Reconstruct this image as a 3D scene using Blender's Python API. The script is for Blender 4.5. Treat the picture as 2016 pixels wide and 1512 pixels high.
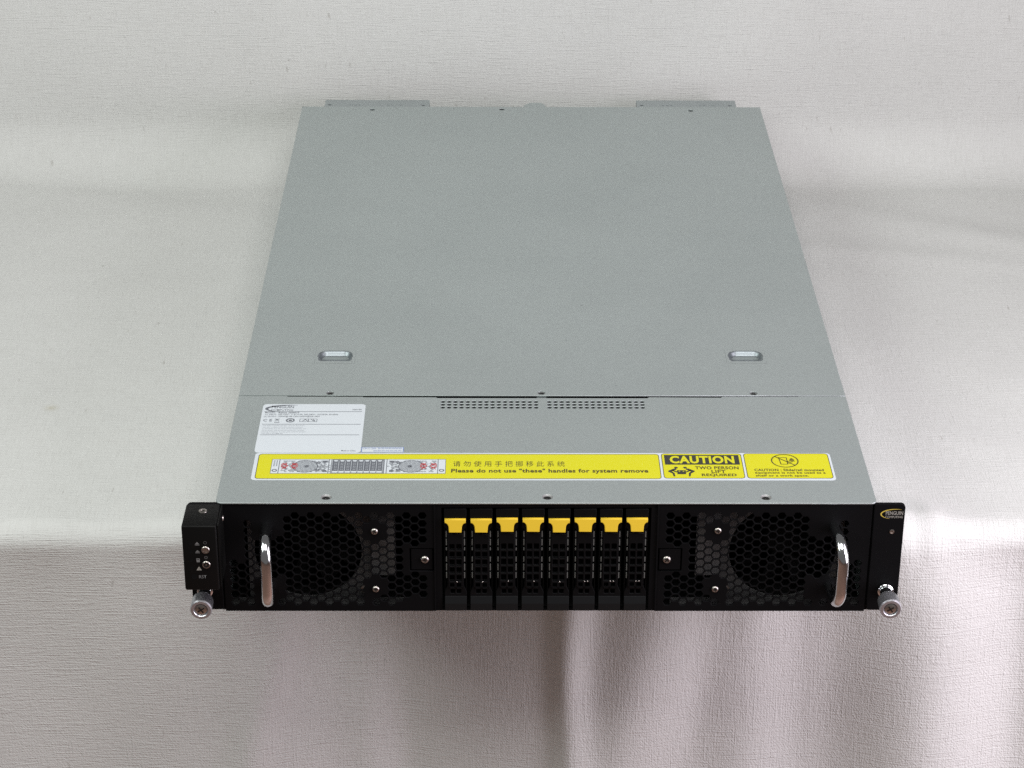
import bpy, bmesh, math, random
from mathutils import Vector, Matrix
R = math.radians
S = 0.001                                     # all sizes below are millimetres
random.seed(7)
for o in list(bpy.data.objects): bpy.data.objects.remove(o)
sc = bpy.context.scene
COL = sc.collection

# ------------------------------------------------------------------ camera
cam = bpy.data.cameras.new('camera'); camo = bpy.data.objects.new('camera', cam); COL.objects.link(camo)
PITCH, YAW, ROLL = 26.595, 0.4455, 0.2458
camo.location = (-34.1*S, -1359.7*S, 855.9*S)
fw = Vector((math.sin(R(YAW))*math.cos(R(PITCH)), math.cos(R(YAW))*math.cos(R(PITCH)), -math.sin(R(PITCH))))
ri = Vector((math.cos(R(YAW)), -math.sin(R(YAW)), 0)); up = ri.cross(fw)
r2 = ri*math.cos(R(ROLL)) + up*math.sin(R(ROLL)); u2 = up*math.cos(R(ROLL)) - ri*math.sin(R(ROLL))
camo.rotation_euler = Matrix((r2, u2, -fw)).transposed().to_euler()
cam.sensor_width = 36; cam.lens = 81.77; cam.clip_start = 0.05; cam.clip_end = 50
sc.camera = camo
sc.render.resolution_x, sc.render.resolution_y = 1024, 768

# ------------------------------------------------------------------ world, lamps, exposure
w = bpy.data.worlds.new('World'); sc.world = w; w.use_nodes = True
bg = w.node_tree.nodes['Background']; bg.inputs[0].default_value = (0.86, 0.83, 0.83, 1); bg.inputs[1].default_value = 0.17
def area(name, loc, target, sx, sy, power, col):
    l = bpy.data.lights.new(name, 'AREA'); l.shape = 'RECTANGLE'; l.size = sx; l.size_y = sy; l.energy = power; l.color = col
    o = bpy.data.objects.new(name, l); COL.objects.link(o); o.location = loc
    o.rotation_euler = (Vector(target)-Vector(loc)).to_track_quat('-Z', 'Y').to_euler()
    return o
area('window_light_left', (-1.32, -0.42, 1.22), (-0.35, 0.02, 0.0), 0.8, 0.8, 15, (0.94, 1.0, 0.955))
area('window_light_right', (0.95, -0.29, 0.20), (-0.05, -0.22, -0.38), 0.55, 1.0, 13.6, (0.99, 0.905, 1.0))
area('ceiling_light', (0.06, -0.70, 1.60), (0, 0.22, 0), 1.1, 0.7, 20.5, (1.0, 0.99, 0.97))
vs = sc.view_settings; vs.view_transform = 'Standard'; vs.look = 'None'; vs.exposure = 0.06; vs.gamma = 1; vs.use_curve_mapping = False
sc.cycles.max_bounces = 5; sc.cycles.use_denoising = False     # the fine weave is kept crisp

# ------------------------------------------------------------------ materials
def mat(name, col, rough=0.5, metal=0.0, spec=0.5):
    m = bpy.data.materials.new(name); m.use_nodes = True
    b = m.node_tree.nodes['Principled BSDF']
    b.inputs['Base Color'].default_value = (*col, 1); b.inputs['Roughness'].default_value = rough
    b.inputs['Metallic'].default_value = metal; b.inputs['Specular IOR Level'].default_value = spec
    return m
def nd(m, t, **kw):
    n = m.node_tree.nodes.new(t)
    for k, v in kw.items():
        if k in n.inputs: n.inputs[k].default_value = v
        else: setattr(n, k, v)
    return n
def ln(m, a, b): m.node_tree.links.new(a, b)
def math_(m, op, a, b=None, c=None):
    n = nd(m, 'ShaderNodeMath', operation=op)
    for i, v in enumerate((a, b, c)):
        if v is None: continue
        if isinstance(v, (int, float)): n.inputs[i].default_value = v
        else: ln(m, v, n.inputs[i])
    return n.outputs[0]
def noise(m, vec, scale, detail=2, rough=0.5, mapping=None):
    if mapping is not None:
        mp = nd(m, 'ShaderNodeMapping'); mp.inputs['Scale'].default_value = mapping[0]
        if len(mapping) > 1: mp.inputs['Location'].default_value = mapping[1]
        ln(m, vec, mp.inputs['Vector']); vec = mp.outputs[0]
    n = nd(m, 'ShaderNodeTexNoise', Scale=scale, Detail=detail, Roughness=rough); ln(m, vec, n.inputs['Vector']); return n.outputs[0]
def ramp(m, fac, stops):
    n = nd(m, 'ShaderNodeValToRGB'); ln(m, fac, n.inputs[0])
    e = n.color_ramp.elements
    while len(e) < len(stops): e.new(0.5)
    for x, (p, c) in zip(e, stops):
        x.position = p; x.color = (*c, 1) if len(c) == 3 else c
    return n.outputs[0]
def mixc(m, fac, a, b, mode='MIX'):
    n = nd(m, 'ShaderNodeMix', data_type='RGBA', blend_type=mode)
    for s, v in ((n.inputs[0], fac), (n.inputs[6], a), (n.inputs[7], b)):
        if isinstance(v, (int, float)): s.default_value = v
        elif isinstance(v, tuple): s.default_value = (*v, 1)
        else: ln(m, v, s)
    return n.outputs[2]

def steel_mat(name, base, rough, metal):
    m = mat(name, base, rough, metal); b = m.node_tree.nodes['Principled BSDF']
    tc = nd(m, 'ShaderNodeTexCoord'); v = tc.outputs['Object']
    fine = noise(m, v, 700, 3, 0.65); mid = noise(m, v, 60, 3, 0.6); smud = noise(m, v, 9, 4, 0.6, ((1, 1, 1),))
    c1 = tuple(x*0.95 for x in base); c2 = tuple(min(1, x*1.04) for x in base)
    c = ramp(m, fine, [(0.34, c1), (0.66, c2)])
    c = mixc(m, math_(m, 'MULTIPLY', math_(m, 'SUBTRACT', smud, 0.42), 0.5), c, tuple(x*0.8 for x in base))
    sp = nd(m, 'ShaderNodeTexVoronoi', Scale=26.0); ln(m, v, sp.inputs['Vector'])
    speck = math_(m, 'LESS_THAN', sp.outputs['Distance'], 0.022)
    c = mixc(m, math_(m, 'MULTIPLY', speck, 0.45), c, tuple(x*0.35 for x in base))
    ln(m, c, b.inputs['Base Color'])
    ln(m, math_(m, 'ADD', math_(m, 'MULTIPLY', smud, 0.22), rough-0.11), b.inputs['Roughness'])
    scr = ramp(m, noise(m, v, 1.0, 2, 0.5, ((9, 420, 1), (0, 0, 0))), [(0.70, (0, 0, 0)), (0.74, (1, 1, 1))])
    c = mixc(m, math_(m, 'MULTIPLY', math_(m, 'MULTIPLY', scr, noise(m, v, 5, 2)), 0.35), c, tuple(min(1, x*1.3) for x in base)); ln(m, c, b.inputs['Base Color'])
    bp = nd(m, 'ShaderNodeBump', Strength=0.05, Distance=0.0003); ln(m, fine, bp.inputs['Height']); ln(m, bp.outputs[0], b.inputs['Normal'])
    return m
STEEL = steel_mat('galvanised_steel', (0.425, 0.472, 0.468), 0.43, 0.6)
STEEL_R = mat('recess_shade_steel', (0.24, 0.27, 0.285), 0.42, 0.8)  # darker copy of the lid steel; paints shade onto the finger recess slopes
STEEL_B = steel_mat('bracket_steel', (0.385, 0.425, 0.43), 0.45, 0.6)
STEEL_D = steel_mat('dark_steel', (0.30, 0.30, 0.30), 0.5, 0.4)  # darker steel for bracket sides; also puts shade into the screw dimples

def powder(name, col, rough, bump=0.15, spec=0.08):
    m = mat(name, col, rough, 0, spec); b = m.node_tree.nodes['Principled BSDF']
    tc = nd(m, 'ShaderNodeTexCoord'); f = noise(m, tc.outputs['Object'], 1500, 2, 0.6); g = noise(m, tc.outputs['Object'], 30, 3, 0.6)
    bp = nd(m, 'ShaderNodeBump', Strength=bump, Distance=0.0002); ln(m, f, bp.inputs['Height']); ln(m, bp.outputs[0], b.inputs['Normal'])
    ln(m, math_(m, 'ADD', math_(m, 'MULTIPLY', g, 0.25), rough-0.12), b.inputs['Roughness'])
    return m
BLACK = powder('black_powder_coat', (0.0030, 0.0030, 0.0035), 0.6)
PLASTIC = powder('black_plastic', (0.0038, 0.0038, 0.0042), 0.5, 0.08)
PLASTIC_G = powder('charcoal_plastic', (0.0060, 0.0066, 0.0072), 0.5, 0.08, 0.2)
MODULE = powder('black_painted_metal', (0.0035, 0.0036, 0.0035), 0.5, 0.1, 0.13)
VOID = mat('black_plastic_and_shade', (0.004, 0.004, 0.004), 0.8, 0, 0.1)  # near-black for dark plastic parts and for painted shade inside the case
FANPLATE = mat('grey_fan_plate', (0.085, 0.085, 0.085), 0.55, 0.1); BRACKET = mat('grey_bracket', (0.115, 0.115, 0.115), 0.55, 0.1)
CHROME = mat('polished_chrome', (0.63, 0.65, 0.66), 0.14, 1.0)
NICKEL = mat('nickel_screw', (0.42, 0.395, 0.365), 0.33, 1.0)
ALU = powder('satin_aluminium', (0.50, 0.50, 0.53), 0.36, 0.2, 0.5); ALU.node_tree.nodes['Principled BSDF'].inputs['Metallic'].default_value = 0.88
DARKSCREW = mat('dark_screw', (0.02, 0.02, 0.02), 0.35, 0.6)
YTAB = powder('orange_yellow_plastic', (0.70, 0.47, 0.03), 0.42, 0.06, 0.4)
YELLOW = mat('warning_yellow_print', (0.60, 0.575, 0.004), 0.45)
WHITE = mat('white_sticker', (0.585, 0.63, 0.665), 0.35)
INK = mat('black_ink', (0.03, 0.03, 0.025), 0.5)
INK_O = mat('olive_black_ink', (0.075, 0.06, 0.012), 0.5)
INK_G = mat('grey_ink', (0.12, 0.13, 0.15), 0.5)
INK_L = mat('pale_grey_ink', (0.30, 0.32, 0.35), 0.5)
RED = mat('red_ink', (0.45, 0.03, 0.035), 0.5)
BLUE = mat('blue_ink', (0.10, 0.17, 0.40), 0.5)
MARK = mat('grey_marking', (0.16, 0.16, 0.16), 0.5)
MARK_D = mat('dim_marking', (0.06, 0.06, 0.06), 0.5)
LOGO_Y = mat('logo_yellow', (0.50, 0.38, 0.06), 0.5)
LOGO_W = mat('logo_white', (0.30, 0.29, 0.26), 0.5)
RIM = mat('light_slot', (0.13, 0.135, 0.13), 0.4)

def cloth_mat():
    m = mat('linen_cloth', (0.6, 0.6, 0.58), 0.9, 0, 0.15); b = m.node_tree.nodes['Principled BSDF']
    uv = nd(m, 'ShaderNodeUVMap', uv_map='UVMap'); v = uv.outputs[0]          # UV in metres of cloth
    weft = noise(m, v, 1.0, 1, 0.6, ((70, 950, 1),)); warp = noise(m, v, 1.0, 1, 0.6, ((950, 55, 1), (3.3, 7.1, 0)))
    weft2 = noise(m, v, 1.0, 1, 0.55, ((24, 620, 1), (9, 2, 0))); fib = noise(m, v, 1000, 1, 0.5)
    tw = nd(m, 'ShaderNodeMapping'); tw.inputs['Rotation'].default_value = (0, 0, R(-54)); ln(m, v, tw.inputs['Vector'])
    twill = noise(m, tw.outputs[0], 1.0, 1, 0.5, ((210, 900, 1), (5, 3, 0)))
    h = math_(m, 'ADD', math_(m, 'MULTIPLY', weft, 0.85), math_(m, 'MULTIPLY', warp, 0.6)); h = math_(m, 'ADD', h, math_(m, 'MULTIPLY', twill, 0.6))
    h = math_(m, 'ADD', h, math_(m, 'MULTIPLY', weft2, 0.30)); h = math_(m, 'ADD', h, math_(m, 'MULTIPLY', fib, 0.55))
    slub = ramp(m, noise(m, v, 1.0, 1, 0.5, ((18, 520, 1), (2, 8, 0))), [(0.60, (0, 0, 0)), (0.70, (1, 1, 1))])
    slubv = ramp(m, noise(m, v, 1.0, 1, 0.5, ((520, 16, 1), (12, 3, 0))), [(0.62, (0, 0, 0)), (0.72, (1, 1, 1))])
    h = math_(m, 'ADD', h, math_(m, 'MULTIPLY', slub, 0.22)); h = math_(m, 'ADD', h, math_(m, 'MULTIPLY', slubv, 0.20))
    bp = nd(m, 'ShaderNodeBump', Strength=1.0, Distance=0.00052); ln(m, h, bp.inputs['Height']); ln(m, bp.outputs[0], b.inputs['Normal'])
    base = ramp(m, noise(m, v, 6, 3, 0.55), [(0.3, (0.583, 0.588, 0.572)), (0.7, (0.623, 0.628, 0.612))])
    base = mixc(m, math_(m, 'MULTIPLY', math_(m, 'SUBTRACT', 0.56, warp), 0.6), base, (0.42, 0.41, 0.38))
    base = mixc(m, math_(m, 'MULTIPLY', math_(m, 'SUBTRACT', 0.56, weft), 0.22), base, (0.42, 0.41, 0.38))
    fleck = ramp(m, noise(m, v, 1.0, 1, 0.5, ((210, 60, 1), (1, 5, 0))), [(0.745, (0, 0, 0)), (0.80, (1, 1, 1))])
    base = mixc(m, math_(m, 'MULTIPLY', fleck, 0.30), base, (0.22, 0.20, 0.17))
    vo = nd(m, 'ShaderNodeTexVoronoi', Scale=13.0); ln(m, v, vo.inputs['Vector'])
    dot = math_(m, 'LESS_THAN', vo.outputs['Distance'], 0.013)
    base = mixc(m, math_(m, 'MULTIPLY', dot, 0.35), base, (0.20, 0.19, 0.17))
    # one small yellow-brown stain, left of the server
    d = nd(m, 'ShaderNodeVectorMath', operation='DISTANCE'); ln(m, v, d.inputs[0]); d.inputs[1].default_value = (-0.3915, -0.178, 0)
    st = math_(m, 'MULTIPLY', ramp(m, d.outputs['Value'], [(0.0, (1, 1, 1)), (0.006, (0, 0, 0))]), 0.4)
    base = mixc(m, st, base, (0.36, 0.31, 0.16))
    ln(m, base, b.inputs['Base Color'])
    b.inputs['Sheen Weight'].default_value = 0.15; b.inputs['Sheen Roughness'].default_value = 0.5
    return m
CLOTH = cloth_mat()

# ------------------------------------------------------------------ builders
def link(name, me, m=None, parent=None, loc=(0, 0, 0), smooth=False):
    o = bpy.data.objects.new(name, me); COL.objects.link(o)
    if m and not me.materials: me.materials.append(m)
    o.parent = parent; o.location = [c*S for c in loc]
    if smooth:
        for p in me.polygons: p.use_smooth = True
    return o
MAPS = {'top': lambda u, v, w, k: (u, v, k+w), 'front': lambda u, v, w, k: (u, k-w, v)}
def mapped(me, plane, k):
    f = MAPS[plane]
    for v in me.vertices: v.co = Vector(f(v.co.x, v.co.y, v.co.z, k))*S
    me.update()
def curve_mesh(splines, t=0.0, bev=0.0, res=1):
    c = bpy.data.curves.new('tmp', 'CURVE'); c.dimensions = '2D'; c.fill_mode = 'BOTH'; c.extrude = max(0, t/2-bev); c.bevel_depth = bev; c.bevel_resolution = res
    if bev: c.offset = -bev
    for pts in splines:
        s = c.splines.new('POLY'); s.points.add(len(pts)-1); s.use_cyclic_u = True
        for p, q in zip(s.points, pts): p.co = (q[0], q[1], 0, 1)
    o = bpy.data.objects.new('tmp', c); COL.objects.link(o)
    dg = bpy.context.evaluated_depsgraph_get(); me = bpy.data.meshes.new_from_object(o.evaluated_get(dg))
    bpy.data.objects.remove(o); bpy.data.curves.remove(c)
    me.materials.clear()
    return me
def plate(name, plane, k, outer, holes, t, m, parent, bev=0.0):
    """flat sheet with holes; k = level of its outer face, it reaches t inward"""
    me = curve_mesh([outer]+holes, t, bev)
    for v in me.vertices: v.co.z -= t/2
    mapped(me, plane, k)
    return link(name, me, m, parent)
def print_(name, plane, k, shapes, m, parent):
    """flat ink: each shape a list of outlines (first outer, rest holes)"""
    bmx = bmesh.new()
    for sh in shapes:
        me = curve_mesh(sh); bmx.from_mesh(me); bpy.data.meshes.remove(me)
    me = bpy.data.meshes.new(name); bmx.to_mesh(me); bmx.free(); mapped(me, plane, k)
    return link(name, me, m, parent)
def text_mesh(body, bold=0.0, spacing=1.0):
    c = bpy.data.curves.new('tmp', 'FONT'); c.body = body; c.size = 10; c.offset = bold; c.space_character = spacing; c.resolution_u = 3; c.fill_mode = 'FRONT'
    o = bpy.data.objects.new('tmp', c); COL.objects.link(o)
    dg = bpy.context.evaluated_depsgraph_get(); me = bpy.data.meshes.new_from_object(o.evaluated_get(dg))
    bpy.data.objects.remove(o); bpy.data.curves.remove(c); me.materials.clear()
    return me
def lettering(name, plane, k, lines, m, parent):
    """lines: (text, x0, x1, y0, y1, bold); each is fitted into its box"""
    for body, x0, x1, y0, y1, bold in lines:
        me = text_mesh(body, bold, 1.0+bold*0.22)
        xs = [v.co.x for v in me.vertices]; ys = [v.co.y for v in me.vertices]
        if not xs: continue
        ax, bx, ay, by = min(xs), max(xs), min(ys), max(ys)
        for v in me.vertices:
            v.co = Vector((x0+(v.co.x-ax)/(bx-ax)*(x1-x0), y0+(v.co.y-ay)/(by-ay)*(y1-y0), 0))
        mapped(me, plane, k); o = link(name, me, m, parent)
    return o
def rect(x0, x1, y0, y1): return [(x0, y0), (x1, y0), (x1, y1), (x0, y1)]
def rrect(x0, x1, y0, y1, r, n=5):
    rr = r if isinstance(r, (list, tuple)) else [r]*4          # bl, br, tr, tl
    out = []
    for (cx, cy, a), q in zip(((x0, y0, 180), (x1, y0, 270), (x1, y1, 0), (x0, y1, 90)), rr):
        if q <= 0: out.append((cx, cy)); continue
        ox = cx+q if cx == x0 else cx-q; oy = cy+q if cy == y0 else cy-q
        for i in range(n+1):
            t = R(a+90*i/n); out.append((ox+q*math.cos(t), oy+q*math.sin(t)))
    return out
def circ(cx, cy, r, n=16, ph=0): return [(cx+r*math.cos(2*math.pi*i/n+ph), cy+r*math.sin(2*math.pi*i/n+ph)) for i in range(n)]
def line(x0, y0, x1, y1, wd):
    d = Vector((x1-x0, y1-y0)).normalized(); nx, ny = -d.y*wd/2, d.x*wd/2
    return [(x0+nx, y0+ny), (x0-nx, y0-ny), (x1-nx, y1-ny), (x1+nx, y1+ny)]
def box_bm(bmx, x0, x1, y0, y1, z0, z1):
    v = [bmx.verts.new((x*S, y*S, z*S)) for z in (z0, z1) for y in (y0, y1) for x in (x0, x1)]
    for f in ((0, 2, 3, 1), (4, 5, 7, 6), (0, 1, 5, 4), (2, 6, 7, 3), (0, 4, 6, 2), (1, 3, 7, 5)): bmx.faces.new([v[i] for i in f])
def boxes(name, bs, m, parent, bev=0.0, seg=2, loc=(0, 0, 0)):
    bmx = bmesh.new()
    for b in bs: box_bm(bmx, *b)
    if bev: bmesh.ops.bevel(bmx, geom=bmx.edges[:], offset=bev*S, segments=seg, affect='EDGES', profile=0.5)
    bmesh.ops.recalc_face_normals(bmx, faces=bmx.faces[:])
    me = bpy.data.meshes.new(name); bmx.to_mesh(me); bmx.free()
    return link(name, me, m, parent, loc)
def lathe_me(name, prof, n=32, axis='-y'):
    """prof: (r, h) along the axis; knurl handled elsewhere"""
    bmx = bmesh.new(); rings = []
    def P(r, h, a):
        c, s = r*math.cos(a), r*math.sin(a)
        return Vector((c, -h, s))*S if axis == '-y' else Vector((c, s, h))*S
    for r, h in prof:
        if callable(r): rings.append([bmx.verts.new(P(r(i, n), h, 2*math.pi*i/n)) for i in range(n)])
        elif r < 1e-6: rings.append([bmx.verts.new(P(0, h, 0))])
        else: rings.append([bmx.verts.new(P(r, h, 2*math.pi*i/n)) for i in range(n)])
    for a, b in zip(rings, rings[1:]):
        for i in range(n):
            j = (i+1) % n
            if len(a) == 1 and len(b) == 1: continue
            if len(a) == 1: bmx.faces.new((a[0], b[j], b[i]))
            elif len(b) == 1: bmx.faces.new((a[i], a[j], b[0]))
            else: bmx.faces.new((a[i], a[j], b[j], b[i]))
    bmesh.ops.recalc_face_normals(bmx, faces=bmx.faces[:])
    me = bpy.data.meshes.new(name); bmx.to_mesh(me); bmx.free(); return me
def autosmooth(me, ang=35):
    for p in me.polygons: p.use_smooth = True
    me.set_sharp_from_angle(angle=R(ang))

# ------------------------------------------------------------------ the setting: floor (out of frame, seen in the chrome) and cloth
def floor():
    m = mat('wood_floor', (0.2, 0.11, 0.06), 0.5); b = m.node_tree.nodes['Principled BSDF']
    tc = nd(m, 'ShaderNodeTexCoord'); v = tc.outputs['Object']
    g = noise(m, v, 3, 5, 0.6, ((1, 12, 1),)); br = nd(m, 'ShaderNodeTexBrick', Scale=1.0); ln(m, v, br.inputs['Vector'])
    br.inputs['Color1'].default_value = (0.29, 0.165, 0.12, 1); br.inputs['Color2'].default_value = (0.36, 0.21, 0.16, 1); br.inputs['Mortar'].default_value = (0.05, 0.03, 0.02, 1)
    br.inputs['Brick Width'].default_value = 1.1; br.inputs['Row Height'].default_value = 0.13; br.inputs['Mortar Size'].default_value = 0.002
    ln(m, mixc(m, math_(m, 'MULTIPLY', g, 0.5), br.outputs[0], (0.18, 0.09, 0.06)), b.inputs['Base Color'])
    bmx = bmesh.new(); vv = [bmx.verts.new(p) for p in ((-3, -3, -.78), (3, -3, -.78), (3, 1.2, -.78), (-3, 1.2, -.78))]; bmx.faces.new(vv)
    me = bpy.data.meshes.new('floor'); bmx.to_mesh(me); bmx.free(); o = link('floor', me, m); o['kind'] = 'structure'
floor()

EDGE_Y, EDGE_R, WALL_Y, WALL_R = 111.0, 17.0, 838.0, 52.0
def gs(x, c, wd): return math.exp(-((x-c)/wd)**2)
def sst(x, a, b):
    t = min(1, max(0, (x-a)/(b-a))); return t*t*(3-2*t)
def ridge(x, c, l, r, amp):
    """rises slowly from the left over l, falls steeply to the right over r"""
    return amp*(sst(x, c-l, c) if x <= c else 1-sst(x, c, c+r))
def cloth_disp(x, s):
    """bulge of the cloth along its normal, mm; s = 0 at the table edge, positive down the front"""
    d = 0.0
    if s > -60:                                      # hanging front
        k = sst(s, -45, 70); q = sst(s, -10, 60)
        d += (-27*(1-sst(x, -125, 18+1.2*math.sin(s*0.03+1)))*sst(x, -235, -135) + 8*math.exp(-((x-20-1.2*math.sin(s*0.03+1))/(10 if x < 20 else 16))**2))*q
        d += ridge(x, 104-0.22*s, 50, 60, 8.0)*q
        d += ridge(x, 155+0.02*s, 45, 44, 4.8)*q
        d += ridge(x, 279+14*sst(s, -20, 120), 80, 75, 15)*k
        d += ridge(x, 262, 22, 16, 3.0)*gs(s, 8, 26)
        d += ridge(x, 286, 16, 14, 2.2)*gs(s, 5, 22)
        d += ridge(x, -150+0.05*s, 120, 42, 9)*sst(s, 60, 220)
        d += 3.2*gs(x, -206-0.25*(s-150), 14)*sst(s, 40, 150)*(1-sst(s, 210, 300))
        d += 4*math.sin(x*0.011+s*0.006+1.0)*q + 1.6*math.sin(x*0.034-s*0.009)*q
        d += ridge(x, 440, 85, 60, 11)*q
        d += 1.3*math.sin(x*0.05+2.0+0.7*math.sin(x*0.021))*gs(s, 5, 30)
    if -760 < s < 20:                                # table top, gentle creases mostly right of the server
        y = EDGE_Y+EDGE_R-s
        for (x0, y0, x1, y1, wd, amp) in ((236, 640, 420, 600, 20, 3.2), (240, 760, 470, 640, 26, 5.0), (300, 700, 640, 560, 26, 3.5),
                                          (255, 330, 420, 150, 30, 2.6), (300, 420, 520, 260, 34, 2.4), (250, 200, 300, 120, 14, 2.4),
                                          (-260, 560, -480, 500, 30, 1.8), (-250, 700, -420, 760, 30, 3.2), (330, 250, 560, 200, 30, 2.0)):
            ex, ey = x1-x0, y1-y0; L = math.hypot(ex, ey); t = ((x-x0)*ex+(y-y0)*ey)/(L*L); dist = ((x-x0)*ey-(y-y0)*ex)/L
            d += 0.55*amp*gs(dist, 0, wd)*math.exp(-max(0, -t)**2*18)*math.exp(-max(0, t-1)**2*9)
        out = sst(abs(x), 226, 262)
        d *= out if s < -30 else 1
    d += (6*math.sin(0.0075*x+1.2)+3.5*math.sin(0.019*x-0.5))*gs(s, -700, 75)
    if s < -560:                                     # lower wall
        d += 2.5*math.sin(x*0.009+0.6)*sst(-s, 600, 720) + 0.8*math.sin(x*0.023+s*0.004)*sst(-s, 600, 720)
    return d
def cloth():
    prof = []                                         # (y, z, ny, nz, s)
    straight = WALL_Y-WALL_R-(EDGE_Y+EDGE_R)
    top_s = straight; s = -top_s - WALL_R*math.pi/2 - 560
    step = 5.0; total_down = 420
    while s < EDGE_R*math.pi/2+total_down:
        if s < -top_s-WALL_R*math.pi/2: z = WALL_R-(s+top_s+WALL_R*math.pi/2); prof.append((WALL_Y, z, -1, 0, s))
        elif s < -top_s:
            a = (-s-top_s)/WALL_R; prof.append((WALL_Y-WALL_R+WALL_R*math.sin(a), WALL_R-WALL_R*math.cos(a), -math.sin(a), math.cos(a), s))
        elif s < 0: prof.append((EDGE_Y+EDGE_R-s, 0, 0, 1, s))
        elif s < EDGE_R*math.pi/2:
            a = s/EDGE_R; prof.append((EDGE_Y+EDGE_R-EDGE_R*math.sin(a), -EDGE_R+EDGE_R*math.cos(a), -math.sin(a), math.cos(a), s))
        else: prof.append((EDGE_Y, -EDGE_R-(s-EDGE_R*math.pi/2), -1, 0, s))
        s += 2.5 if -top_s-75 < s < -top_s+8 else (2.5 if -40 < s < 60 else step)
    xs = [-760+5*i for i in range(305)]
    verts, uvs = [], []
    for (y, z, ny, nz, s) in prof:
        for x in xs:
            d = cloth_disp(x, s); verts.append((x*S, (y+ny*d)*S, (z+nz*d)*S)); uvs.append((x*S, s*S))
    n = len(xs); faces = [(i*n+j, (i+1)*n+j, (i+1)*n+j+1, i*n+j+1) for i in range(len(prof)-1) for j in range(n-1)]
    me = bpy.data.meshes.new('cloth'); me.from_pydata(verts, [], faces)
    uvl = me.uv_layers.new(name='UVMap'); idx = [0]*len(me.loops); me.loops.foreach_get('vertex_index', idx)
    flat = [c for i in idx for c in uvs[i]]; uvl.data.foreach_set('uv', flat)
    me.update(); o = link('draped_cloth', me, CLOTH, smooth=True); me.set_sharp_from_angle(angle=R(30))
    o['label'] = 'creased off-white linen cloth covering wall, table top and table front'; o['category'] = 'cloth'
cloth()

# ------------------------------------------------------------------ the server
W2, D, H = 222.0, 777.7, 86.4
root = bpy.data.objects.new('rack_server', None); COL.objects.link(root)
root['label'] = 'flat grey steel rack server with black front and yellow caution stickers'; root['category'] = 'server'
root.empty_display_size = 0.1

boxes('chassis', [(-220.6, 220.6, 14, D-2, 0.6, 1.8), (-220.6, -219.4, 14, D-2, 1.8, 84.8), (219.4, 220.6, 14, D-2, 1.8, 84.8),
                  (-219.4, 219.4, D-3.2, D-2, 1.8, 84.8)], STEEL, root)
boxes('inner_shade_wall', [(-219.2, 219.2, 170, 171, 2.6, 84)], VOID, root)  # near-black sheet added to stand for the unlit inside
boxes('seam_shade_strips', [(-221.2, -217.6, 2.2, 13.5, 0.5, 84.6), (217.6, 221.2, 2.2, 13.5, 0.5, 84.6), (-217.5, 217.5, 2.2, 13.5, 0.4, 1.7)], BLACK, root)  # black strips added behind the front seams to keep the gaps dark
boxes('inner_shade_floor', [(-217.4, 217.4, 4, 170, 1.9, 2.5)], VOID, root)  # near-black sheet over the steel bottom, shade behind the honeycomb as colour
boxes('inner_shade_deck', [(-219.2, 219.2, 40, 169.5, H-14, H-13)], VOID, root)  # near-black sheet added below the vents to darken their holes

# --- screws shared
def cross(r, wd):
    a, b = r, wd/2
    return [(-b, -a), (b, -a), (b, -b), (a, -b), (a, b), (b, b), (b, a), (-b, a), (-b, b), (-a, b), (-a, -b), (-b, -b)]
def rot2(pts, a): c, s = math.cos(a), math.sin(a); return [(x*c-y*s, x*s+y*c) for x, y in pts]
PAN = lathe_me('pan_screw', [(3.3, 0), (3.3, 0.5), (3.0, 1.2), (2.2, 1.8), (1.9, 1.9), (1.85, 1.2), (0, 1.2)], 24); autosmooth(PAN)
def _screw_slot():
    me = curve_mesh([rot2(cross(1.7, 0.75), 0.5)], 0.7); mapped(me, 'front', -1.25)
    b = bmesh.new(); b.from_mesh(PAN); n = len(b.faces); b.from_mesh(me); b.faces.ensure_lookup_table()
    for f in b.faces[n:]: f.material_index = 1
    b.to_mesh(PAN); b.free(); PAN.materials.append(NICKEL); PAN.materials.append(DARKSCREW)
_screw_slot()
def pan_screw(x, z, y, parent, scale=1.0, turn=0.0):
    o = link('screw', PAN, NICKEL, parent, (x, y, z)); o.scale = (scale,)*3; o.rotation_euler = (0, turn, 0)
    return o

# --- covers
def dimple(x, y, r0, r1, dep, parent, black_r):
    me = lathe_me('dimple', [(r0, -0.05), (r1, -dep), (0, -dep)], 20, 'z'); autosmooth(me, 50)
    return link('screw_dimple', me, STEEL_D, parent, (x, y, H))  # same pressed lid, coloured darker to put shade into the dimple
TOPX = None
SC_F = [(-148.2, 7.0), (0.8, 7.4), (148.1, 7.0)]
# stepped rear edge of the front cover (the seam widens in the middle)
seam = [(222, 157.8), (187, 157.6), (187, 156.6), (186, 156.9), (131.5, 156.8), (130.5, 155.3), (78, 156.0), (76.5, 154.4), (-76.5, 154.4), (-78, 155.6),
        (-130.5, 155.6), (-131.5, 156.4), (-186, 156.6), (-187, 157.7), (-222, 157.8)]
outer = [(222, 157.6)] + [(222, 4)] + [(222-4.2+4.2*math.cos(t), 3.2-4.2*math.sin(t)) for t in [R(a) for a in range(0, 91, 15)]] \
      + [(-222+4.2-4.2*math.sin(t), 3.2-4.2*math.cos(t)) for t in [R(a) for a in range(0, 91, 15)]] + [(-222, 157.6)] + list(reversed(seam))[1:-1]
vents = [circ(sx+i*4.507, 148.6-4.55*j, 1.72, 12) for sx in (-72.5, 4.8) for i in range(16) for j in range(3)]
fc = plate('front_cover', 'top', H, outer, vents+[circ(x, y, 3.6, 20) for x, y in SC_F], 1.0, STEEL, root, 0.25)
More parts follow.
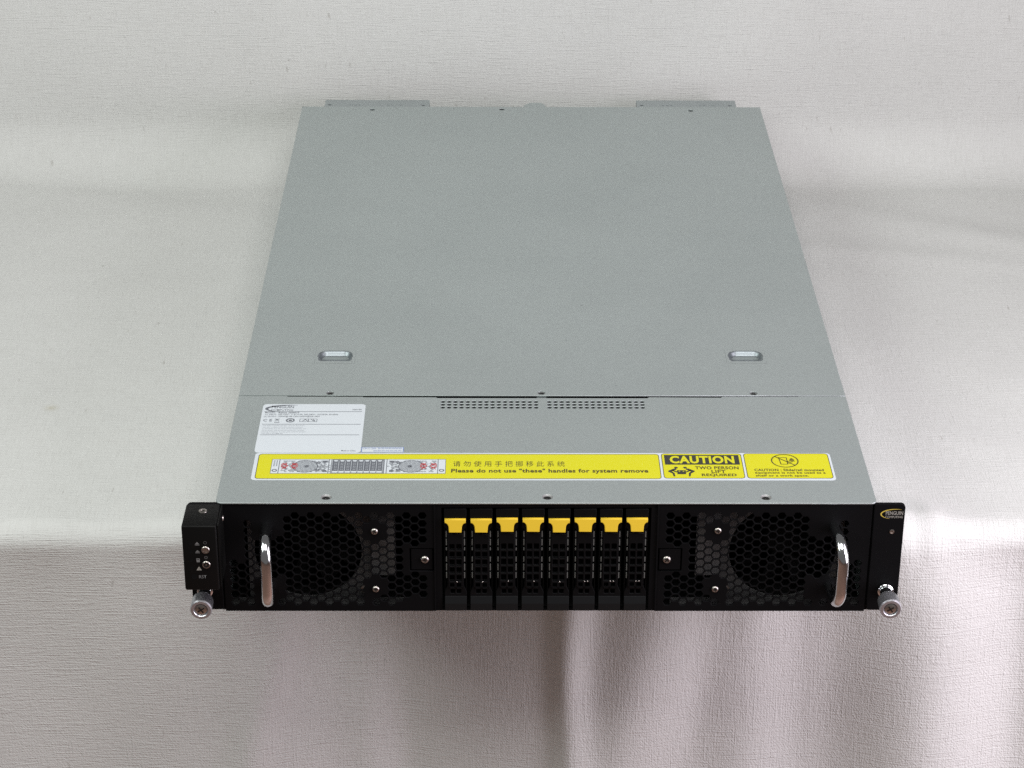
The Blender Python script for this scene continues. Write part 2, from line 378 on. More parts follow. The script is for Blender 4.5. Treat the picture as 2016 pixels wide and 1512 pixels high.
def flat_screw(x, y, z, parent, r=2.5, turn=0.0):
    me = curve_mesh([circ(0, 0, r, 20), rot2(cross(1.6, 0.7), 0.3+turn)], 0.5); mapped(me, 'top', 0)
    return link('cover_screw', me, DARKSCREW, parent, (x, y, z))
for i, (x, y) in enumerate(SC_F):
    dimple(x, y, 3.6, 2.1, 1.5, fc, 2)
    flat_screw(x-0.2, y-0.5, H-0.9, fc, 2.5, i*0.8)
for a in (-W2, W2-1): boxes('cover_flange', [(a, a+1, 4, 157, H-16, H-1.05)], STEEL, fc)
SC_M = [(-155.5, 162.4), (-0.6, 162.9), (154.9, 162.5)]; SC_R = [(-153.6, 769.3), (-28.5, 770.6), (154.1, 767.8)]
REC = [(-155.6, 223.0), (155.0, 223.4)]
rc = plate('rear_cover', 'top', H, [(-222, 158.6), (222, 158.6), (222, D), (-222, D)],
           [circ(x, y, 2.9, 18) for x, y in SC_M]+[circ(x, y, 2.5, 14) for x, y in SC_R]+[rect(x-15, x+15, y-11, y+12) for x, y in REC], 1.0, STEEL, root, 0.2)
for a in (-W2, W2-1): boxes('cover_flange', [(a, a+1, 159, D, H-16, H-1.05)], STEEL, rc)
for x, y in SC_M:
    dimple(x, y+0.3, 3.6, 2.3, 1.5, rc, 2); flat_screw(x, y, H-1.2, rc, 2.3)
    boxes('seam_tab', [(x-3.5, x+3.5, 155.0, 160.5, H-3.0, H-2.0)], STEEL, rc)
for x, y in SC_R:
    me = lathe_me('hole_shade_disc', [(3.0, -3.0), (0, -3.0)], 14, 'z'); link('screw_hole_shade', me, DARKSCREW, rc, (x, y, H))  # dark disc added below each hole to stand for its shade
def recess(x, y):
    nx, ny = 56, 46; bmx = bmesh.new(); g = []
    for j in range(ny+1):
        row = []
        for i in range(nx+1):
            u = -15+30*i/nx; v = -11+23*j/ny
            # rounded U outline: half-width 12.4, rear edge at +10, rear corners radius 8
            hw, vr, r = 13.4, 10.6, 7.5
            au = abs(u); cx, cy = hw-r, vr-r
            if au > cx and v > cy: e = r-math.hypot(au-cx, v-cy)
            else: e = min(hw-au, vr-v)
            dep = 3.4*sst(v, -10.4, 5)*sst(e, 0, 3.6) if e > 0 else 0
            row.append(bmx.verts.new(((x+u)*S, (y+v)*S, (H-0.004-dep)*S)))
        g.append(row)
    for j in range(ny):
        for i in range(nx): bmx.faces.new((g[j][i], g[j][i+1], g[j+1][i+1], g[j+1][i]))
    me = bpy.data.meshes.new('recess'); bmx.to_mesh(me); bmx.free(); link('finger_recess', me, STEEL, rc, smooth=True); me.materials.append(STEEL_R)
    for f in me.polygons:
        if abs(f.normal.z) < 0.965: f.material_index = 1  # slopes take the darker steel, shade put into the colour
for x, y in REC: recess(x, y)
# rear brackets and small latch behind the lid
for x0, x1, sgn in ((-201, -99, 1), (103, 200, -1)):
    br = plate('rear_bracket', 'top', H-2.4, rrect(x0, x1, D-14, 803.5, [0, 0, 1.5, 1.5]), [circ(x0+5, 790, 1.9, 12), circ(x1-6, 789, 1.8, 12)]
         + [circ(x0+26+i*4, 789.5, 1.2, 8) for i in (0, 1, 2, 9, 10, 12)], 1.2, STEEL_B, root, 0.2)
    for a in (x0, x1-1.2): boxes('bracket_flange', [(a, a+1.2, D, 803, H-26, H-3.7)], STEEL_D, br)
    boxes('bracket_face', [(x0+1.3, x1-1.3, 801.8, 803.2, H-26, H-3.7)], STEEL_D, br)
plate('rear_latch', 'top', H-1.4, [(-7, D-10), (14, D-10), (14, 786), (10, 793.5), (-1, 793.5), (-7, 786)], [], 1.2, STEEL, root, 0.2)
boxes('side_rivet', [(-224.6, -221, 318, 323, 70, 75)], DARKSCREW, root, 0.8)

# --- product label (white)
ZL = H+0.10
pl = plate('product_label', 'top', ZL, rrect(-202.6, -128.4, 70.0, 144.2, 3.2), [], 0.09, WHITE, root)
ZI = ZL+0.05
def swoosh(cx, cy, rx, ry, w0, a0, a1, n=26):
    o, i = [], []
    for k in range(n+1):
        t = k/n; a = R(a0+(a1-a0)*t); wd = w0*math.sin(math.pi*min(1, max(0.0, t*0.92+0.05)))
        o.append((cx+rx*math.cos(a), cy+ry*math.sin(a))); i.append((cx+(rx-wd)*math.cos(a), cy+(ry-wd*0.8)*math.sin(a)))
    return o+i[::-1]
print_('logo_swoosh', 'top', ZI, [[swoosh(-183.5, 136.8, 17.3, 6.0, 2.4, 70, 252)]], INK_G, pl)
lettering('lettering', 'top', ZI, [('PENGUIN', -196.2, -180.2, 137.6, 141.6, 0.12), ('COMPUTING', -196.4, -180.4, 133.4, 136.2, 0.05),
    ('SERVER', -137.6, -130.8, 134.5, 136.3, 0.1)], INK_G, pl)
lettering('specification_lettering', 'top', ZI, [('MODEL:', -200.2, -192.5, 129.6, 131.6, 0.05), ('Relion 2800GT', -190.5, -175.5, 129.4, 131.8, 0.14),
    ('AC INPUT:', -200.2, -191.9, 126.6, 128.6, 0.05), ('100-120V~ 11.8-10.0A, 200-240V~ 10.0-8.0A, 50-60Hz', -190.5, -147.5, 126.4, 128.8, 0.1),
    ('DC OUTPUT:', -200.6, -191.6, 123.5, 125.5, 0.05), ('1200W@100-120V/1600W@200-240V', -190.5, -160.5, 123.2, 125.8, 0.1),
    ('C E', -200.6, -194.3, 116.8, 120.6, 0.15), ('Made in China', -142.0, -132.0, 71.8, 73.8, 0.05)], INK_G, pl)
print_('certification_mark', 'top', ZI, [[circ(-181.2, 118.6, 3.2, 20), circ(-181.2, 118.6, 2.1, 20)], [circ(-181.2, 118.6, 1.3, 12)],
    [line(-192.2, 117.4, -189.2, 121.0, 0.5)], [line(-189.2, 117.4, -192.2, 121.0, 0.5)], [line(-192.4, 120.6, -189.0, 120.6, 0.5)], [rect(-192.6, -188.8, 115.2, 116)],
    [rect(-174.6, -162, 116.4, 121), rect(-174.2, -162.4, 116.8, 120.6)], [line(-172.5, 117.2, -170.5, 120.2, 0.6)], [line(-170.5, 120.2, -168.7, 117.2, 0.6)],
    [rect(-168.5, -168, 117, 120.4)], [line(-166.5, 120.2, -164.0, 117.2, 0.6)], [line(-164.8, 120.2, -163.4, 117.2, 0.5)]], INK_G, pl)
lettering('fine_print', 'top', ZI, [('This device complies with Part 15 of the FCC Rules.', -200.2, -170.5, 109.6, 111.2, 0.02), ('Operation is subject to the following two conditions:', -200.2, -171.5, 107.2, 108.8, 0.02),
    ('(1) this device may not cause harmful interference, and', -200.2, -169.2, 104.8, 106.4, 0.02), ('(2) this device must accept any interference received,', -200.2, -170.2, 102.4, 104.0, 0.02),
    ('including interference that may cause undesired operation.', -200.2, -168.4, 100.0, 101.6, 0.02), ('CAN ICES-3 (A)/NMB-3(A)', -200.2, -185, 97.6, 99.2, 0.02)], INK_L, pl)
for y in (132.2, 112.6, 96.4): print_('ruled_line', 'top', ZI, [[rect(-201, -130.6, y-0.3, y+0.3)]], INK_G, pl)
# --- small serial label
sl = plate('serial_label', 'top', H+0.07, rect(-128.2, -98.4, 70.3, 78.2), [], 0.06, WHITE, root)
print_('label_border', 'top', H+0.12, [[rect(-128.1, -98.5, 70.4, 78.1), rect(-127.6, -99.0, 70.9, 77.6)]], BLUE, sl)
lettering('lettering', 'top', H+0.12, [('CPU1: 20A  20:00:00:00:00:00:00', -127.0, -99.8, 75.2, 76.8, 0.02), ('00:00:00:00:00:00:00', -119.5, -100, 71.9, 73.5, 0.02)], BLUE, sl)

# --- yellow warning label
wl = plate('warning_label', 'top', ZL, rrect(-201.4, 198.8, 30.4, 69.6, 3.0), [], 0.09, WHITE, root)
def wpanel(x0, x1, y0, y1, lab):
    r = 2.6
    print_('panel_outline', 'top', ZI, [[rrect(x0, x1, y0, y1, r), rrect(x0+0.5, x1-0.5, y0+0.6, y1-0.6, r-0.4)]], INK_O, wl)
    o = print_('warning_panel', 'top', ZI, [[rrect(x0+0.5, x1-0.5, y0+0.6, y1-0.6, r-0.4)]], YELLOW, wl); o['label'] = lab
wpanel(-198.9, 79.4, 32.2, 68.0, 'long yellow panel with server drawing'); wpanel(81.0, 136.8, 33.0, 68.8, 'yellow caution panel with lifting figures'); wpanel(138.3, 197.3, 33.0, 69.0, 'yellow panel with barred shelf symbol')
ZP = ZI+0.05
lettering('lettering', 'top', ZP, [('Please do not use "these" handles for system remove', -64.8, 70.8, 39.4, 46.6, 0.32)], INK_O, wl)
lettering('chinese_lettering', 'top', ZP, [('请 勿 使 用 手 把 挪 移 此 系 统', -63.6, 13.6, 49.6, 57.6, 0.0)], INK_O, wl)
print_('caution_banner', 'top', ZP, [[rect(83.0, 134.8, 52.6, 66.6)]], INK, wl)
lettering('caution_lettering', 'top', ZP+0.05, [('CAUTION', 86.6, 131.4, 54.2, 65.2, 0.42)], YELLOW, wl)
lettering('lettering', 'top', ZP, [('TWO PERSON', 103.4, 133.4, 45.8, 50.2, 0.3), ('LIFT', 114.2, 124.0, 40.6, 45.0, 0.3), ('REQUIRED', 107.2, 131.2, 35.4, 39.8, 0.32),
    ('CAUTION : Slide/rail mounted', 144.0, 191.8, 43.2, 46.8, 0.28), ('equipment is not be used as a', 144.0, 192.6, 38.8, 42.6, 0.28), ('shelf or a work space.', 144.2, 180.6, 34.8, 38.4, 0.28)], INK_O, wl)
fig = [[circ(90.2, 48.2, 1.3, 12)], [circ(96.4, 48.2, 1.3, 12)], [rect(90.6, 96.6, 38.9, 44.6), circ(92.2, 43.2, 0.6, 8), circ(95.0, 43.2, 0.6, 8)]]
for s_, c in ((1, 93.6), (-1, 93.6)):
    f = lambda px, py: (c - s_*px, py)
    fig += [[[f(3.6, 47.2), f(5.2, 46.8), f(9.2, 43.6), f(9.0, 42.4), f(6.4, 40.0), f(5.8, 35.8), f(4.6, 35.8), f(4.9, 40.6), f(6.6, 43.0), f(3.2, 45.4)]], [line(*f(6.5, 44.6), *f(3.0, 41.8), 1.3)]]
print_('lifting_figures', 'top', ZP, fig, INK, wl)
cx, cy = 166.4, 58.2
print_('prohibition_symbol', 'top', ZP, [[circ(cx, cy, 9.6, 40), circ(cx, cy, 8.7, 40)], [line(cx-6.4, cy+6.3, cx+6.4, cy-6.3, 0.9)],
    [[(cx-4.2, cy+5.0), (cx+1.8, cy+5.0), (cx+1.9, cy-5.2), (cx-3.4, cy-5.2)], [(cx-3.5, cy+4.3), (cx+1.2, cy+4.3), (cx+1.2, cy-4.5), (cx-2.8, cy-4.5)]],
    [rect(cx+1.9, cx+6.8, cy-1.0, cy-0.3)], [rect(cx+3.2, cx+6.6, cy+0.2, cy+2.0)], [rect(cx+4.0, cx+5.8, cy+2.2, cy+3.6)], [line(cx+2.2, cy-4.2, cx+5.2, cy-1.2, 0.5)]], INK_O, wl)
# drawing of the server front
dx0, dx1, dy0, dy1 = -189.0, -68.6, 39.4, 60.2
print_('diagram_ground', 'top', ZP, [[rect(dx0, dx1, dy0, dy1)]], WHITE, wl)
ZD = ZP+0.05
g = []
def hl(x0, x1, y, wd=0.35): g.append([rect(x0, x1, y-wd/2, y+wd/2)])
def vl(x, y0, y1, wd=0.4): g.append([rect(x-wd/2, x+wd/2, y0, y1)])
g.append([rect(dx0, dx1, dy0, dy1), rect(dx0+0.3, dx1-0.3, dy0+0.4, dy1-0.4)])
for x in (-183.6, -149.4, -147.6, -111.2, -109.4, -74.0): vl(x, dy0+0.4, dy1-0.4, 0.5)
g.append([rect(-147.0, -111.6, dy0+0.6, dy1-0.6)])                     # drive bay, dark
rnd = random.Random(3)
for fx, sg in ((-162.5, 1), (-95.5, -1)):                              # hex-filled fan grilles
    for r_ in range(-6, 7):                                            # regular honeycomb, thinned to a disc and two flanks
        for c_ in range(-9, 10):
            px, py = fx-3*sg+c_*1.75+(0.87 if r_ % 2 else 0), 49.8+r_*1.5
            if not (dx0+6 < px < dx1-6) or abs(py-49.8) > 8.6: continue
            if math.hypot((px-fx+3*sg)/1.05, py-49.8) > 8.8 and rnd.random() < 0.45: continue
            g.append([circ(px, py, 0.80, 6), circ(px, py, 0.42, 6)])
    g.append([circ(fx-3*sg, 49.8, 8.9, 36), circ(fx-3*sg, 49.8, 8.3, 36)])
    g.append([circ(fx-2*sg, 49.8, 1.6, 14)])
    for yy in (44.6, 55.0): g.append([circ(fx+6*sg, yy, 1.5, 14), circ(fx+6*sg, yy, 0.7, 10)])
    for j in range(9): hl(fx+8*sg-2.5, fx+8*sg+2.5, 42.5+j*1.8, 0.3)
    for yy in (43.2, 56.6): g.append([rect(fx+sg*10.5-1.4, fx+sg*10.5+1.4, yy-1.3, yy+1.3)])
g.append([circ(-186.3, 43.8, 1.9, 16), circ(-186.3, 43.8, 1.1, 12)]); g.append([circ(-71.4, 44.0, 1.9, 16), circ(-71.4, 44.0, 1.1, 12)])
for i in range(6): g.append([rect(-187.6, -186.6, 50+i*1.5, 50.7+i*1.5)]); g.append([rect(-185.7, -184.9, 50.2+i*1.5, 51+i*1.5)])
# drop shapes that would coincide: stack them a hair apart
bmx = bmesh.new()
for i, sh in enumerate(g):
    me = curve_mesh(sh)
    for v in me.vertices: v.co.z = (i % 40)*0.0008
    bmx.from_mesh(me); bpy.data.meshes.remove(me)
me = bpy.data.meshes.new('diagram'); bmx.to_mesh(me); bmx.free(); mapped(me, 'top', ZD); link('diagram_drawing', me, INK_G, wl)['kind'] = 'stuff'
wsh = []
for i in range(8):
    xc = -144.7+4.34*i
    wsh += [[[(xc-1.6, 58.6), (xc+1.6, 58.6), (xc+0.9, 56.6), (xc-0.9, 56.6)]], [rect(xc-1.8, xc+1.8, 40.6, 43.0)]]
    for j in range(5): wsh += [[rect(xc-0.8, xc-0.2, 45+j*2.2, 45.5+j*2.2)], [rect(xc+0.3, xc+0.9, 45+j*2.2, 45.5+j*2.2)]]
    wsh += [[rect(xc+2.0, xc+2.25, 41, 58)]]
print_('diagram_drives', 'top', ZD+0.05, wsh, WHITE, wl)
rsh = []
for hx in (-176.5, -80.5):
    for k in range(5):
        for q in (-1, 1): rsh.append([line(hx+q*(2.2+k*0.8), 46.0+k*0.5, hx+q*(2.2+k*0.8), 48.4+k*0.5, 0.45)]); rsh.append([line(hx+q*(2.2+k*0.8), 51.0-k*0.2, hx+q*(2.2+k*0.8), 54.6-k*0.4, 0.45)])
    rsh += [[line(hx-5, 54, hx-1, 50.5, 0.7)], [line(hx-1, 50.5, hx-5, 45.5, 0.7)], [line(hx+5, 54, hx+1, 50.5, 0.7)], [line(hx+1, 50.5, hx+5, 45.5, 0.7)]]
bmx = bmesh.new()
for i, sh in enumerate(rsh):
    me = curve_mesh(sh)
    for v in me.vertices: v.co.z = i*0.0008
    bmx.from_mesh(me); bpy.data.meshes.remove(me)
me = bpy.data.meshes.new('red'); bmx.to_mesh(me); bmx.free(); mapped(me, 'top', ZD+0.1); link('diagram_red_marks', me, RED, wl)['kind'] = 'stuff'
for hx in (-176.5, -80.5):
    for y0, y1 in ((44.4, 46.4), (53.2, 55.8)): print_('diagram_handle', 'top', ZD+0.16, [[rrect(hx-1.1, hx+1.1, y0, y1, 0.8, 3)]], WHITE, wl)

# --- fan panels with hexagonal perforation
HS, HZ = 5.36, 6.17
def hexes(left):
    out = []
    for c in range(26):
        x = -83.6-HS*c
        if x < -214.5: break
        for k in range(14):
            z = 75.8-HZ*k-(HZ/2 if c % 2 else 0)
            if z < 7.0: continue
            if x < -205 and z > 40: continue
            if x < -196 and z > 71: continue
            if abs(x+188.5) < 11 and (abs(z-68) < 10 or abs(z-20) < 9): continue
            if math.hypot(x+116, z-64.2) < 9.3 or math.hypot(x+116, z-18.6) < 9.3: continue
            if x > -95.5 and 30 < z < 53: continue
            if left and x > -96 and z < 14: continue
            out.append((x, z))
    return out
def mirror(me):
    m2 = me.copy(); m2.transform(Matrix.Scale(-1, 4, (1, 0, 0))); m2.flip_normals(); return m2
outl = [(-219.3, 0.6), (-76.0, 0.6), (-76.0, 32.6), (-92.5, 32.6), (-92.5, 50.6), (-76.0, 50.6), (-76.0, 84.4), (-219.3, 84.4)]
panels = []
for sgn in (-1, 1):
    me = curve_mesh([outl]+[circ(x, z, 3.06, 6) for x, z in hexes(sgn < 0)], 1.4, 0.2)
    for v in me.vertices: v.co.z -= 0.7
    mapped(me, 'front', 0)
    if sgn > 0: me = mirror(me)
    fp = link('fan_panel', me, BLACK, root); panels.append(fp)
    fp['label'] = 'black honeycomb panel beside the ' + ('control box' if sgn < 0 else 'logo ear')
    for z in (63.9+(0.6 if sgn > 0 else 0), 18.4): pan_screw(sgn*116, z, 0, fp, 0.74, random.random()*3)
    tb = boxes('fixing_tab', [(min(sgn*91.6, sgn*77), max(sgn*91.6, sgn*77), 0.5, 2.0, 33.4, 49.8)], BLACK, root, 0.3)
    pan_screw(sgn*82.2, 41.6, 0.5, tb, 0.86, random.random()*3)
    # fan behind the honeycomb
    fxc = sgn*162.5
    fan = plate('fan', 'front', 14, rect(fxc-(41 if sgn < 0 else 43), fxc+(43 if sgn < 0 else 41), 2.8, 83.5), [circ(fxc, 40.5, 36.8, 48)], 2.0, FANPLATE, root); fan['label'] = 'grey fan frame behind the black honeycomb'
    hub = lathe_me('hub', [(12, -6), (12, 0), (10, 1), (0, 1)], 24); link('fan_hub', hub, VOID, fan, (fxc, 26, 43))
    bmx = bmesh.new()
    for k in range(9):
        a = 2*math.pi*k/9
        p = []
        for (rr, da, yy) in ((11, 0, 24), (36, 0.12, 22), (36, 0.62, 34), (11, 0.55, 34)):
            p.append(bmx.verts.new(((fxc+rr*math.cos(a+da))*S, yy*S, (43+rr*math.sin(a+da))*S)))
        bmx.faces.new(p)
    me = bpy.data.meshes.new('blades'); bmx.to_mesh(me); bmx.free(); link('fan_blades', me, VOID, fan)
    bx0, bx1 = sorted((sgn*119, sgn*102.5))
    br = boxes('inner_bracket', [(bx0, bx1, 9, 10, 24, 83)], BRACKET, root); br['label'] = 'grey bracket behind the honeycomb beside the fan'
    bx0, bx1 = sorted((sgn*217, sgn*86))
    boxes('inner_sill', [(bx0, bx1, 8, 9, 3, 6.2), (bx0, bx1, 3, 9, 2.2, 2.9)], FANPLATE, root)
    link('fan_grommet', lathe_me('grommet', [(3.2, 0), (3.2, 2.5), (1.5, 2.8), (1.5, 0.5), (0, 0.5)], 16), NICKEL, fan, (sgn*124, 12, 12)); 
    link('fan_grommet', lathe_me('grommet2', [(3.2, 0), (3.2, 2.5), (1.5, 2.8), (1.5, 0.5), (0, 0.5)], 16), NICKEL, fan, (sgn*191, 12, 12))
# --- handles
def handle(x0, x1, z0, z1, yout):
    pts = []; br = 12.0; n = 10
    pts.append((x0, 2.0, z1)); 
    for i in range(n+1):
        a = R(90*i/n); pts.append((x0+(x1-x0)*(0.35+0.65*i/n), -(yout-br)-br*math.sin(a), z1-br+br*math.cos(a)))
    for i in range(n+1):
        a = R(90*i/n); pts.append((x1+(x0-x1)*0.65*i/n, -(yout-br)-br*math.cos(a), z0+br-br*math.sin(a)))
    pts.append((x0, 2.0, z0))
    P = [Vector(p)*S for p in pts]; bmx = bmesh.new(); rings = []; N = 24; rad = 4.05*S
    for i, p in enumerate(P):
        t = (P[min(i+1, len(P)-1)]-P[max(i-1, 0)]).normalized(); a = Vector((1, 0, 0)); a = (a-t*a.dot(t)).normalized(); b = t.cross(a)
        rings.append([bmx.verts.new(p+rad*(a*math.cos(2*math.pi*k/N)+b*math.sin(2*math.pi*k/N))) for k in range(N)])
    for A, B in zip(rings, rings[1:]):
        for k in range(N): bmx.faces.new((A[k], A[(k+1) % N], B[(k+1) % N], B[k]))
    bmesh.ops.recalc_face_normals(bmx, faces=bmx.faces[:])
    me = bpy.data.meshes.new('handle'); bmx.to_mesh(me); bmx.free(); return link('handle', me, CHROME, root, smooth=True)
handle(-188.5, -187.0, 20.5, 67.0, 27.5)['label'] = 'chrome pull handle nearer the control box'; handle(194.5, 197.6, 20.5, 67.5, 27.5)['label'] = 'chrome pull handle nearer the logo ear'

# --- drive cage and carriers
cage = plate('drive_cage', 'front', 0.4, rect(-74.8, 74.8, 0.8, 84.4), [rect(-70.6, 70.6, 1.8, 82.0)], 1.2, BLACK, root, 0.15)
boxes('cage_back', [(-74, 74, 30, 31, 1, 84)], VOID, cage)
for z0, z1 in ((82.2, 83), (2.6, 2.9)): boxes('cage_shelf', [(-74, 74, 3, 30, z0, z1)], VOID, cage)
for sx in (-76.0, 74.8): boxes('cage_post', [(sx, sx+1.2, -0.6, 2, 1, 84.2)], BLACK, cage, 0.2)
def profile_block(name, pts, x0, x1, m, bev):
    """prism: (y, z) outline swept along x"""
    bmx = bmesh.new(); a = [bmx.verts.new((x0*S, y*S, z*S)) for y, z in pts]; b = [bmx.verts.new((x1*S, y*S, z*S)) for y, z in pts]
    bmx.faces.new(a); bmx.faces.new(b[::-1]); n = len(pts)
    for i in range(n): bmx.faces.new((a[i], b[i], b[(i+1) % n], a[(i+1) % n]))
    bmesh.ops.recalc_face_normals(bmx, faces=bmx.faces[:])
    if bev: bmesh.ops.bevel(bmx, geom=bmx.edges[:], offset=bev*S, segments=2, affect='EDGES', profile=0.5)
    me = bpy.data.meshes.new(name); bmx.to_mesh(me); bmx.free(); return me
def make_carrier_meshes():
    M = {}
    # dog-bone face: wide head and foot, narrow waist between scooped flanks
    def flank(s): return [(s*7.5, 81.0), (s*7.5, 67.5), (s*6.9, 66.2), (s*6.0, 65.0), (s*5.6, 63.5), (s*5.6, 20.5), (s*7.5, 15.8), (s*7.5, 1.6)]
    outer = flank(1)+flank(-1)[::-1]
    holes = [rrect(cx-1.75, cx+1.75, zc-2.45, zc+2.45, 0.4, 2) for cx in (-2.35, 2.35) for zc in (52.3, 46.2, 40.1, 34.0, 27.9, 21.8)] + [rrect(cx-1.5, cx+1.5, 14.6, 18.0, 0.4, 2) for cx in (-2.1, 2.1)]
    me = curve_mesh([outer]+holes, 2.0, 0.25)
    for v in me.vertices: v.co.z -= 1.0
    mapped(me, 'front', 0.0); M['carrier_face'] = (me, PLASTIC)
    me = bpy.data.meshes.new('carrier_tray'); bmx = bmesh.new()
    box_bm(bmx, -7.6, -7.0, 2.2, 28, 2, 80); box_bm(bmx, 7.0, 7.6, 2.2, 28, 2, 80); box_bm(bmx, -6.9, 6.9, 9, 10, 2, 80); bmx.to_mesh(me); bmx.free(); M['carrier_tray'] = (me, VOID)
    tw, nw = 7.1, 4.4
    t = [(tw, 74.3), (tw, 71.8)] + [(tw-2.7*math.sin(R(a)), 71.8-3.6*(1-math.cos(R(a)))) for a in range(15, 91, 15)] + [(nw-0.1, 65.2)]
    me = curve_mesh([t+[(-x, z) for x, z in t[::-1]]], 3.4, 0.45, 2)
    for v in me.vertices: v.co.z += 0.2+(74.3-v.co.y)*0.2*(1 if v.co.z > 0 else 0)
    mapped(me, 'front', 0); M['latch_tab'] = (me, YTAB)
    M['foot_block'] = (profile_block('foot_block', [(1.5, 1.8), (-1.7, 1.8), (-1.7, 7.4), (-0.3, 12.6), (1.5, 12.6)], -7.4, 7.4, PLASTIC_G, 0.2), PLASTIC_G)
    bmx = bmesh.new()
    for s in (-1, 1):
        for a, b in ((63.2, 58.8), (57.0, 52.4), (50.3, 48.5), (43.0, 39.6), (37.5, 32.7), (30.8, 26.6)): box_bm(bmx, s*6.15-0.33, s*6.15+0.33, 0.6, 1.6, b, a)
    me = bpy.data.meshes.new('light_slots'); bmx.to_mesh(me); bmx.free(); M['light_slots'] = (me, RIM)
    me = lathe_me('indicator', [(0.5, 0), (0.4, 0.3), (0, 0.4)], 10); autosmooth(me, 60); M['indicator'] = (me, NICKEL)
    me = curve_mesh([[(5.0, 62.6), (5.0, 20.5), (-5.0, 20.5), (-5.0, 62.6)], *holes[:12]], 1.0, 0.2)
    for v in me.vertices: v.co.z += 0.7
    mapped(me, 'front', 0); M['lever'] = (me, PLASTIC)
    me = bpy.data.meshes.new('vent_mark'); bmx = bmesh.new(); box_bm(bmx, -0.5, 0.5, -0.25, 0.2, 77.6, 78.2); bmx.to_mesh(me); bmx.free(); M['head_notch'] = (me, VOID)
    return M
CM = make_carrier_meshes()
ORD = ['first', 'second', 'third', 'fourth', 'fifth', 'sixth', 'seventh', 'eighth']
for i in range(8):
    x = -61.4+17.52*i; dz = [-0.5, -0.5, 0.1, 0.1, -0.4, 0.1, 0.1, 0.2][i]
    e = bpy.data.objects.new('drive_carrier', None); COL.objects.link(e); e.parent = root; e.location = (x*S, 0.3*S, 0); e.empty_display_size = 0.02
    e['label'] = ORD[i]+' black drive carrier with yellow tab, counted from the control box'; e['group'] = 'drive carriers in the front bay'
    for nm in ('carrier_face', 'carrier_tray', 'latch_tab', 'lever', 'foot_block', 'light_slots', 'head_notch'):
        me, m = CM[nm]; o = link(nm, me, m, e)
        if nm in ('latch_tab', 'lever'): o.location.z = dz*S
    for q in ((0.9,) if i < 5 else (0.3, 2.4)):
        link('indicator', CM['indicator'][0], NICKEL, e, (q, -1.0, 24.9+dz))

# --- mounting ears
earR = plate('mounting_ear', 'front', -0.6, rrect(220.6, 241.4, 1.8, 85.6, [1.5, 1.5, 3.2, 0.8]), [circ(232.4, 19.6, 3.5, 16)], 2.4, BLACK, root, 0.4)
earR['label'] = 'black mounting ear carrying the printed logo'
print_('logo_swoosh', 'front', -0.7, [[swoosh(234.4, 77.8, 9.6, 3.9, 1.0, 62, 250)]], LOGO_Y, earR)
lettering('lettering', 'front', -0.7, [('PENGUIN', 228.4, 240.0, 77.2, 80.0, 0.1), ('COMPUTING', 228.2, 240.0, 74.7, 76.4, 0.05)], LOGO_W, earR)
link('rivet', lathe_me('rivet', [(1.7, 0), (1.6, 0.4), (1.1, 0.5), (1.0, 0.1), (0, 0.1)], 16), NICKEL, earR, (233.6, -0.6, 64.2))
earL = plate('mounting_ear', 'front', -0.6, rrect(-241.4, -220.4, 2.2, 85.6, [1.5, 0.8, 0.8, 3.2]), [circ(-232.4, 19.6, 3.5, 16)], 2.4, BLACK, root, 0.4)
earL['label'] = 'black mounting ear behind the control box'

# --- control box on the other ear
cm = boxes('control_box', [(-241.4, -218.4, -31.0, -0.8, 36.2, 85.8)], MODULE, root, 1.3, 3)
autosmooth(cm.data, 40)
boxes('box_lip', [(-218.3, -217.2, -28.5, -0.9, 37.5, 84.9)], MODULE, cm, 0.3)
boxes('box_base', [(-239.0, -219.4, -27, -3, 34.6, 36.1)], BLACK, cm, 0.4)
YM = -31.0
link('box_screw', lathe_me('box_screw', [(2.9, 0), (2.8, 0.35), (1.4, 0.45), (1.2, -0.1), (0, -0.1)], 20, 'z'), NICKEL, cm, (-229.2, -11.0, 85.8))
link('side_rivet', lathe_me('box_side', [(2.2, 0), (1.8, 0.6), (0, 0.7)], 16), NICKEL, cm, (-217.3, -3.0, 76)).rotation_euler = (0, 0, R(90))
for z, inner in ((67.9, 1.5), (56.6, 1.0)):
    b = link('push_button', lathe_me('push_button', [(2.75, 0), (2.75, 0.8), (2.45, 1.2), (2.0, 1.2), (1.9, 0.5), (1.75, 0.5), (1.7, 0.9), (0, 0.9)], 24), NICKEL, cm, (-226.2, YM, z))
    link('button_cap', lathe_me('button_cap', [(1.75, 0.9), (1.6, 1.0), (inner*0.6, 1.02), (inner*0.6, 0.7), (0, 0.7)], 20), NICKEL if inner > 1.2 else DARKSCREW, cm, (-226.2, YM-0.05, z))
for z in (72.2, 66.0, 59.6, 53.4): link('indicator_hole', lathe_me('led', [(1.3, 0.06), (1.1, 0.1), (0.9, 0.06), (0, 0.05)], 14), VOID, cm, (-236.1, YM, z))
link('reset_hole', lathe_me('rst', [(1.9, 0.06), (1.7, 0.14), (1.4, 0.06), (0, 0.05)], 16), VOID, cm, (-234.8, YM, 46.8))
YK = YM-0.1
lettering('lettering', 'front', YK, [('RST', -231.6, -226.6, 45.8, 48.2, 0.08)], MARK, cm)
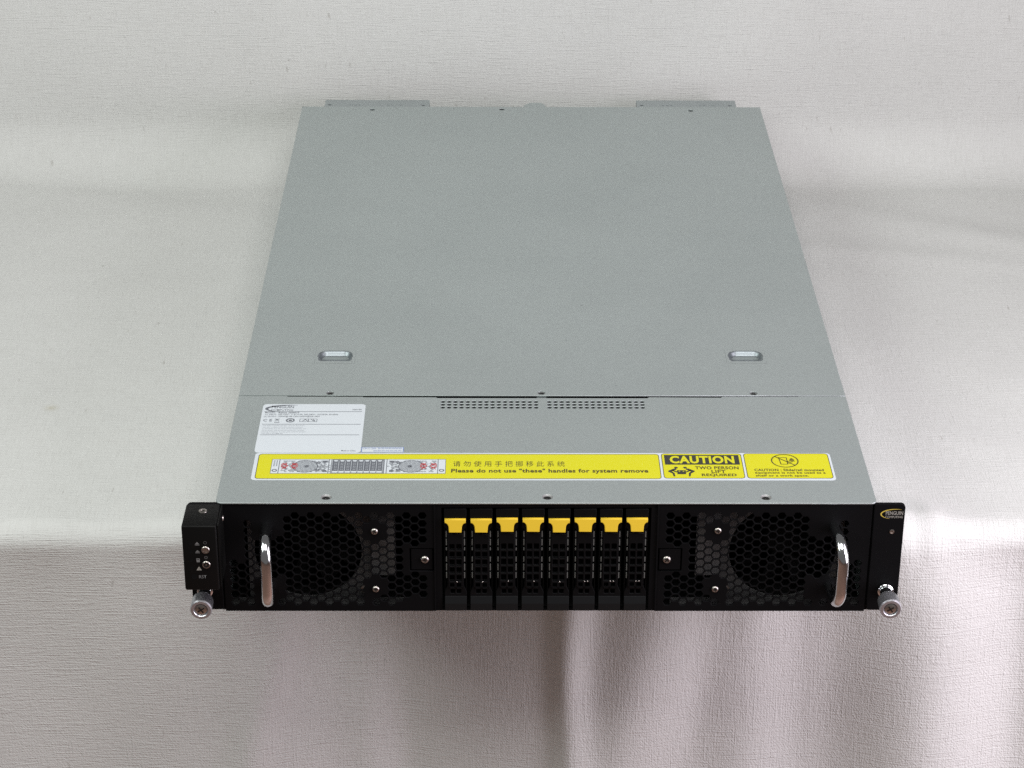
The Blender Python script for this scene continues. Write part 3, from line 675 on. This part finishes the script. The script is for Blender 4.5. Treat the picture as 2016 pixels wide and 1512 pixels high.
ic = [[rect(-233.0, -230.0, 71.2, 71.7)], [[(-233.0, 72.0), (-231.5, 73.8), (-230.0, 72.0)]], [rect(-233.0, -230.0, 65.2, 65.7)], [[(-233.0, 66.0), (-231.5, 67.6), (-230.0, 66.0)]],
      [rrect(-232.6, -230.4, 58.2, 61.2, 0.3, 2), rect(-232.1, -230.9, 60.1, 60.7)]]
print_('port_icons', 'front', YK, ic, MARK, cm)
print_('warning_icon', 'front', YK, [[[(-233.0, 52.0), (-229.4, 52.0), (-231.2, 55.0)], [(-231.6, 52.7), (-230.8, 52.7), (-231.2, 53.6)]]], LOGO_W, cm)
print_('button_icons', 'front', YK, [[circ(-226.2, 73.2, 1.2, 16), circ(-226.2, 73.2, 0.8, 16)], [circ(-226.2, 61.9, 1.2, 16), circ(-226.2, 61.9, 0.6, 16)]], MARK_D, cm)

# --- thumb screws
def thumb(x, z, reach, lab):
    e = bpy.data.objects.new('thumb_screw', None); COL.objects.link(e); e.parent = root; e.location = (x*S, -0.6*S, z*S); e['label'] = lab; e.empty_display_size = 0.02
    c = lathe_me('collar', [(4.2, 0), (5.2, 0.3), (5.4, 1.2), (5.4, 2.6), (4.9, 3.2), (4.3, 3.4), (4.3, reach-14)], 32); autosmooth(c); link('collar', c, CHROME, e)
    kn = lambda r: (lambda i, n: r*(1.0 if i % 2 else 0.955))
    k = lathe_me('knob', [(4.3, reach-14.2), (6.4, reach-13.6), (kn(7.2), reach-12.2), (kn(7.4), reach-2.6), (7.3, reach-2.4), (7.4, reach-1.2), (6.8, reach), (5.0, reach), (4.6, reach-0.5), (4.6, reach-1.6), (0, reach-1.6)], 96)
    autosmooth(k, 28); link('knob', k, ALU, e)
    hd = lathe_me('head', [(4.2, reach-1.6), (4.0, reach-0.9), (3.0, reach-0.5), (0, reach-0.4)], 24); autosmooth(hd); link('screw_head', hd, NICKEL, e)
    sl_ = curve_mesh([rot2(cross(2.6, 0.9), 0.6)], 0.3); mapped(sl_, 'front', 0); link('screw_slot', sl_, DARKSCREW, e, (0, -(reach-0.35), 0))
thumb(232.4, 18.4, 26.0, 'silver knurled thumb screw on the logo ear'); thumb(-232.4, 18.4, 27.0, 'silver thumb screw under the control box')

for o in bpy.data.objects:                                      # every ink and part keeps its own material; nothing is hidden
    o.hide_render = False
